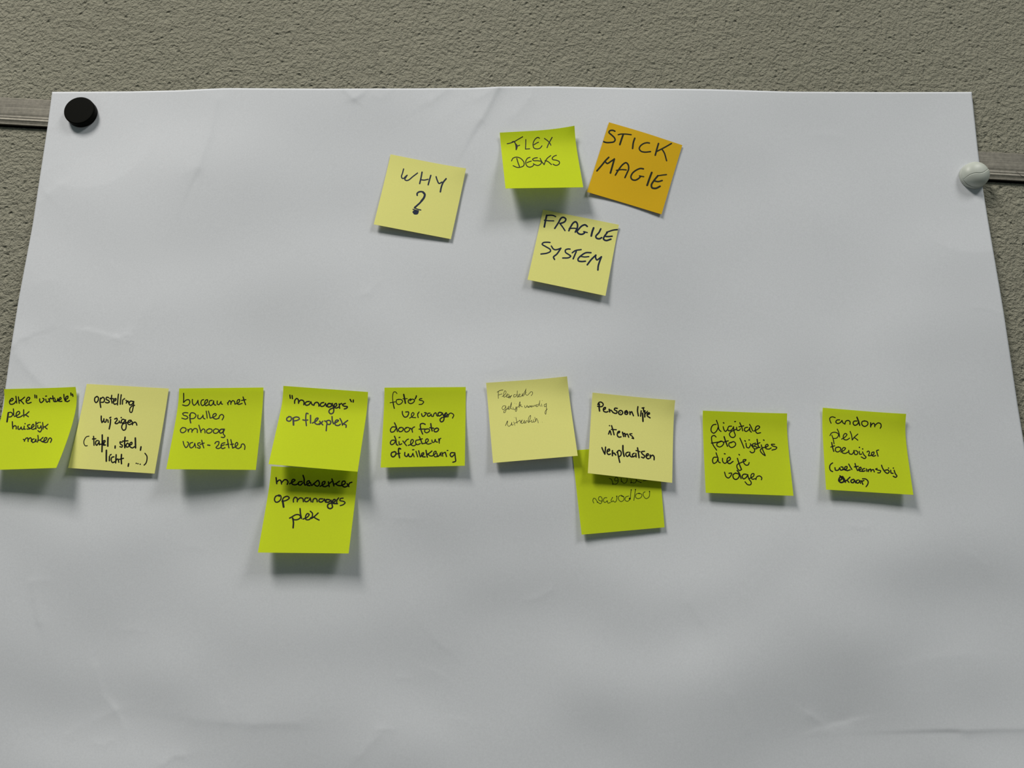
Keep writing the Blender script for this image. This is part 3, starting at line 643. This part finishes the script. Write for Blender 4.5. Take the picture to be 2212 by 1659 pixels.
T_RAND = '''w16 270,215 220,200 180,220 182,270 200,310; w18 345,252 300,256 280,290 310,315 360,295 385,262; 385,262 400,300 430,322; 435,325 450,277 490,262 522,285 522,328; w19 640,272 590,277 575,310 600,345 650,325 672,275; w22 640,207 665,270 688,345;
780,272 730,282 725,330 770,365 825,330 820,287 765,268; w20 875,302 875,372; 880,350 915,310 938,320 945,370; 950,345 1000,305 1045,320 1052,368 1038,395;
w16 180,520 210,475 270,465 320,490 325,520 290,565 235,570; w16 212,515 235,580 250,660; w16 305,410 335,480 345,545; w17 380,580 430,552 470,502 440,485 410,520 415,580 460,595 515,565; w17 525,450 550,520 560,595; w17 655,495 590,555 565,590; w17 590,552 620,570 655,600;
w20 210,640 225,720 245,790; 195,715 260,695; 330,715 280,730 275,780 310,800 360,770 360,732 318,712; 365,800 420,772 445,737 415,725 385,760 390,810 440,825 490,800; 500,772 510,825 550,840 580,810 592,772; 592,772 602,838 640,842 655,800 618,775; 680,790 690,840 722,835;
w20 683,722; w20 738,748; 735,800 760,850 795,890 770,912 715,885; 812,800 835,785 855,805 838,862 870,862; 870,862 925,840 930,802 895,812 890,850 920,872 960,860; 1010,767 978,777 985,820 1000,872;
w20 225,987 185,1020 175,1070 190,1115 225,1135; w20 265,1068 275,1110 320,1110 345,1072; w20 345,1070 365,1110 400,1100 400,1062 368,1055; w20 400,1102 460,1092 472,1052 442,1052 430,1100 480,1120; w19 500,1007 530,1060 555,1100; w20 480,1118 525,1105;
w20 608,997 625,1060 650,1118; w20 595,1055 662,1045; w20 655,1110 710,1092 705,1062 680,1072 680,1120 730,1130; w20 770,1082 735,1097 740,1130 780,1120; w20 800,1088 812,1132; 830,1102 838,1135; w20 840,1112 870,1092 882,1135; w20 885,1112 920,1102 937,1140;
w18 985,1082 960,1092 1000,1110 1045,1122 1030,1155 995,1155; w20 1060,1027 1080,1080 1120,1140 1160,1165 1190,1140 1170,1107 1120,1112; w20 1215,1112 1225,1160 1257,1165; w19 1180,1075; w19 1262,1075; w20 1275,1112 1295,1170 1322,1212 1300,1232 1260,1215;
w26 330,1290 380,1262 370,1222 342,1245 332,1290 370,1322 410,1310; w22 350,1207 400,1250 420,1310; w22 395,1217 430,1270 445,1318; w22 520,1232 470,1280 440,1300; w20 475,1285 505,1320; w22 585,1267 542,1282 542,1315 575,1325 600,1282; w22 600,1280 617,1325;
w20 670,1277 632,1290 640,1330 670,1325 690,1287; w20 690,1290 702,1335; w22 715,1292 742,1352; w20 722,1302 760,1287; w20 735,1258 790,1262 830,1302 825,1350 797,1392'''

sticky([(843.7, 333.3), (1006.6, 363.7), (974, 516.5), (807.3, 484.6)], M_YEL, 'pale yellow sticky note reading WHY ? in dark blue marker, left of the top cluster', curl=(.0045, .002), v0=.1, lift=(0, .002), top=0.0003, sharp=.2,
       texts=[(800, 320, K79, 22, M_BLUE, T_WHY, 'handwriting')])
sticky([(1079.5, 286.5), (1241, 271.5), (1260, 404.5), (1092, 407)], M_LIME, 'lime green sticky note reading FLEX DESKS, curling far off the sheet at its bottom edge', curl=(.021, .017), v0=.15, lift=(0, .005), top=0.0016, sharp=.07,
       texts=[(1060, 260, K7, 15, M_INK, T_FLEX, 'handwriting')])
sticky([(1315.5, 264), (1474, 313.5), (1429, 463), (1268, 414.5)], M_ORG, 'golden orange sticky note reading STICK MAGIE, tilted, the only orange one', curl=(.0025, .0018), v0=.6, top=0.0003, sharp=.1,
       texts=[(1260, 255, K7, 24, M_OLIVE, T_STICK, 'handwriting')])
sticky([(1173, 453), (1337, 485.5), (1308, 639), (1139.5, 604)], M_YEL, 'pale yellow sticky note reading FRAGILE SYSTEM in thick blue marker, lowest of the top cluster', curl=(.0045, .0045), v0=.2, top=0.0008, sharp=.2,
       texts=[(1130, 440, K7, 26, M_BLUE, T_FRAG, 'handwriting')])
sticky([(8.5, 840.5), (163, 835.7), (121.5, 1010.8), (-38, 1016)], M_LIME, 'lime green sticky note reading elke virtuele plek, hanging over the left sheet edge', curl=(.014, .020), v0=.12, lift=(0, .002), bow=(0.002, 0.0022), top=0.0016, sharp=.1,
       base=(.0095, .0105, .0125, .0115), texts=[(0, 820, K8, 20, M_INK, T_ELKE, 'handwriting')])
sticky([(187.3, 829.3), (364.5, 839.3), (333.8, 1023), (147, 1010.8)], M_YEL, 'pale yellow sticky note reading opstelling wijzigen, second from the left in the row', curl=(.0045, .0025), v0=.15, top=0.0003, sharp=.2, h=0.0008,
       texts=[(160, 825, K8, 22, M_INK, T_OPST, 'handwriting')])
sticky([(387, 839), (569, 837), (552.7, 1015), (359, 1013.5)], M_LIME, 'lime green sticky note reading bureau met spullen, just left of the managers note', curl=(.017, .011), v0=.18, top=0.0006, sharp=.12,
       texts=[(360, 825, K7, 17, M_INK, T_BUR, 'handwriting')])
sticky([(586, 1007), (772.5, 1018), (753, 1195.6), (557, 1193.5)], M_LIME, 'lime green sticky note reading medewerker op managers plek, hanging below the managers note', curl=(.015, .014), v0=.15, top=0.0008, sharp=.12,
       texts=[(550, 1000, K72, 20, M_INK, T_MED, 'handwriting')])
sticky([(612, 833.5), (795, 846.7), (772.5, 1019), (580, 1002.5)], M_LIME, 'lime green sticky note reading managers op flexplek, overlapping the top of the note below it', curl=(.021, .018), v0=.20, top=0.0014, sharp=.06,
       texts=[(580, 825, K7, 21, M_INK, T_MAN, 'handwriting')])
sticky([(830.5, 837.3), (1006, 836), (1004, 1006), (822, 1010)], M_LIME, 'lime green sticky note filled with five handwritten lines starting with foto', curl=(.0075, .0075), v0=.22, top=0.0009, sharp=.08,
       texts=[(810, 820, K8, 19, M_INK, T_FOTO, 'handwriting')])
sticky([(1236, 973), (1422, 960), (1435.5, 1139), (1256.5, 1155)], M_LIME, 'lime green sticky note stuck back to front, faint mirrored writing soaked through', curl=(.0045, .003), v0=.3, top=0, sharp=.15, h=0.0005,
       texts=[(1230, 960, K79, 12, M_BLEED, T_OMG, 'handwriting'), (1230, 960, K79, 16, M_INK, T_DOTS, 'ink_dots')])
sticky([(1050, 827), (1225, 813), (1248, 984.5), (1065, 1000)], M_YEL, 'pale yellow sticky note with small thin pen writing, right of the foto note', curl=(.0055, .007), v0=.1, lift=(0, .004), top=0.0012, sharp=.15, h=0.0012,
       texts=[(1040, 805, K8, 7.5, M_PEN, T_FLD, 'handwriting')])
sticky([(1280, 848), (1458.5, 864.5), (1452, 1043), (1269.8, 1022)], M_YEL, 'pale yellow sticky note reading persoonlijke items verplaatsen, overlapping a lime note', curl=(.0065, .0045), v0=.1, lift=(0, .003), top=0.0012, sharp=.2, h=0.0012,
       texts=[(1265, 845, K8, 23, M_INK, T_PERS, 'handwriting')])
sticky([(1518.3, 887), (1700.5, 893), (1714, 1071), (1524.5, 1064.5)], M_LIME, 'lime green sticky note reading digitale foto lijstjes, second from the right in the row', curl=(.005, .007), v0=.2, lift=(0, .002), top=0.0012, sharp=.12,
       texts=[(1510, 880, K79, 18, M_INK, T_DIGI, 'handwriting')])
sticky([(1777.3, 880.6), (1957.5, 894), (1973, 1069), (1784.5, 1057.5)], M_LIME, 'lime green sticky note reading random plek, rightmost in the row', curl=(.007, .0085), v0=.22, lift=(0, .003), top=0.001, sharp=.07,
       texts=[(1770, 875, K79, 18, M_INK, T_RAND, 'handwriting')])

# ------------------------------------------------------------------ magnets
def hbase(px, py):
    return float(sheet_h(px, py, creases=False)) + 0.0003
# black disc magnet: cap face, side
hb = hbase(178, 246)
c0 = at(178.6, 246.5, hb)
R = 0.0152; T_ = 0.0070
vs, fs = lathe([(R * 0.97, 0), (R, .0004), (R, T_ - .0011), (R * 0.985, T_ - .0005), (R * 0.955, T_ - .0001), (R * .93, T_)], 96)
mag = mesh_obj('disc_magnet', [(x + c0.x, y + c0.y, z + c0.z) for x, y, z in vs], fs, M_BLACK, origin=c0)
for p in mag.data.polygons:
    if len(p.vertices) > 4: p.use_smooth = False
tag(mag, 'flat round black magnet clamping the upper left corner of the sheet', 'magnet')
mod = mag.modifiers.new('edge', 'EDGE_SPLIT'); mod.split_angle = math.radians(50)

# white domed magnet: base, dome with the wavy seam and step
hb = hbase(2096, 386)
c1 = at(2100.5, 382.0, hb)
R2 = 0.0134
vs, fs = lathe([(R2 * .985, 0), (R2, .0005), (R2, .0032), (R2 * .97, .0036)], 96)
base = mesh_obj('domed_magnet', [(x + c1.x, y + c1.y, z + c1.z) for x, y, z in vs], fs, M_WHITE, origin=c1)
tag(base, 'domed off-white magnet with a wavy seam, gripping the right edge of the sheet', 'magnet')
base.modifiers.new('edge', 'EDGE_SPLIT').split_angle = math.radians(45)
def seam(x):                       # wavy seam across the dome (x, z in units of the radius)
    sx = [-1, -.888, -.84, -.715, -.389, .012, .28, .545, .8, 1]
    sz = [-.55, -.46, -.39, -.315, -.216, -.245, -.12, .10, .33, .5]
    return float(sum(np.interp(x + d, sx, sz) for d in (-.12, -.06, 0, .06, .12)) / 5)
def dome(sgn, lift):
    vs, fs = [], []
    NR, NA = 40, 72
    for i in range(NR + 1):
        for k in range(NA + 1):
            # half disc parametrised between the seam and the rim
            x = -1 + 2 * k / NA
            zr = sgn * math.sqrt(max(0, 1 - x * x))
            zs = seam(x)
            zs = max(-abs(zr), min(abs(zr), zs))
            z = zs + (zr - zs) * i / NR
            r = min(1.0, math.hypot(x, z))
            hgt = .0034 + .0090 * math.sqrt(max(0, 1 - r ** 2.3)) + 0.0006
            edge = min(1.0, abs(z - seam(x)) / 0.05)
            hgt += lift * (1 if r < .97 else 0) - (1 - edge) ** 2 * 0.0007
            vs.append((c1.x + x * R2 * .985, c1.y - hgt, c1.z + z * R2 * .985))
    for i in range(NR):
        for k in range(NA):
            a = i * (NA + 1) + k
            fs.append((a, a + 1, a + NA + 2, a + NA + 1))
    return vs, fs
for sgn, lift in ((1, 0.0), (-1, 0.00045)):
    vs, fs = dome(sgn, lift)
    mesh_obj('dome_half', vs, fs, M_WHITE, parent=base, origin=c1)

# a loose hair on the right end of the rail
hp = catmull([(2195, 370.5), (2201, 375), (2206, 379.5), (2212, 381.5), (2222, 380)], 1, 2.0)
hc = [at(p[0], p[1], RAIL_H + .0008) for p in hp]
vs, fs = [], []
for i, p in enumerate(hc):
    d = (hc[min(len(hc) - 1, i + 1)] - hc[max(0, i - 1)]).normalized()
    e1 = Vector((0, 1, 0)); e2 = d.cross(e1).normalized()
    for k in range(6):
        a = 2 * math.pi * k / 6
        vs.append(p + 0.00013 * (math.cos(a) * e1 + math.sin(a) * e2))
    if i:
        b = (i - 1) * 6
        fs += [(b + k, b + (k + 1) % 6, b + 6 + (k + 1) % 6, b + 6 + k) for k in range(6)]
hair = mesh_obj('stray_hair', vs, fs, M_HAIR, origin=hc[0])
tag(hair, 'tiny dark curved hair stuck on the lower edge of the aluminium rail at right', 'hair')
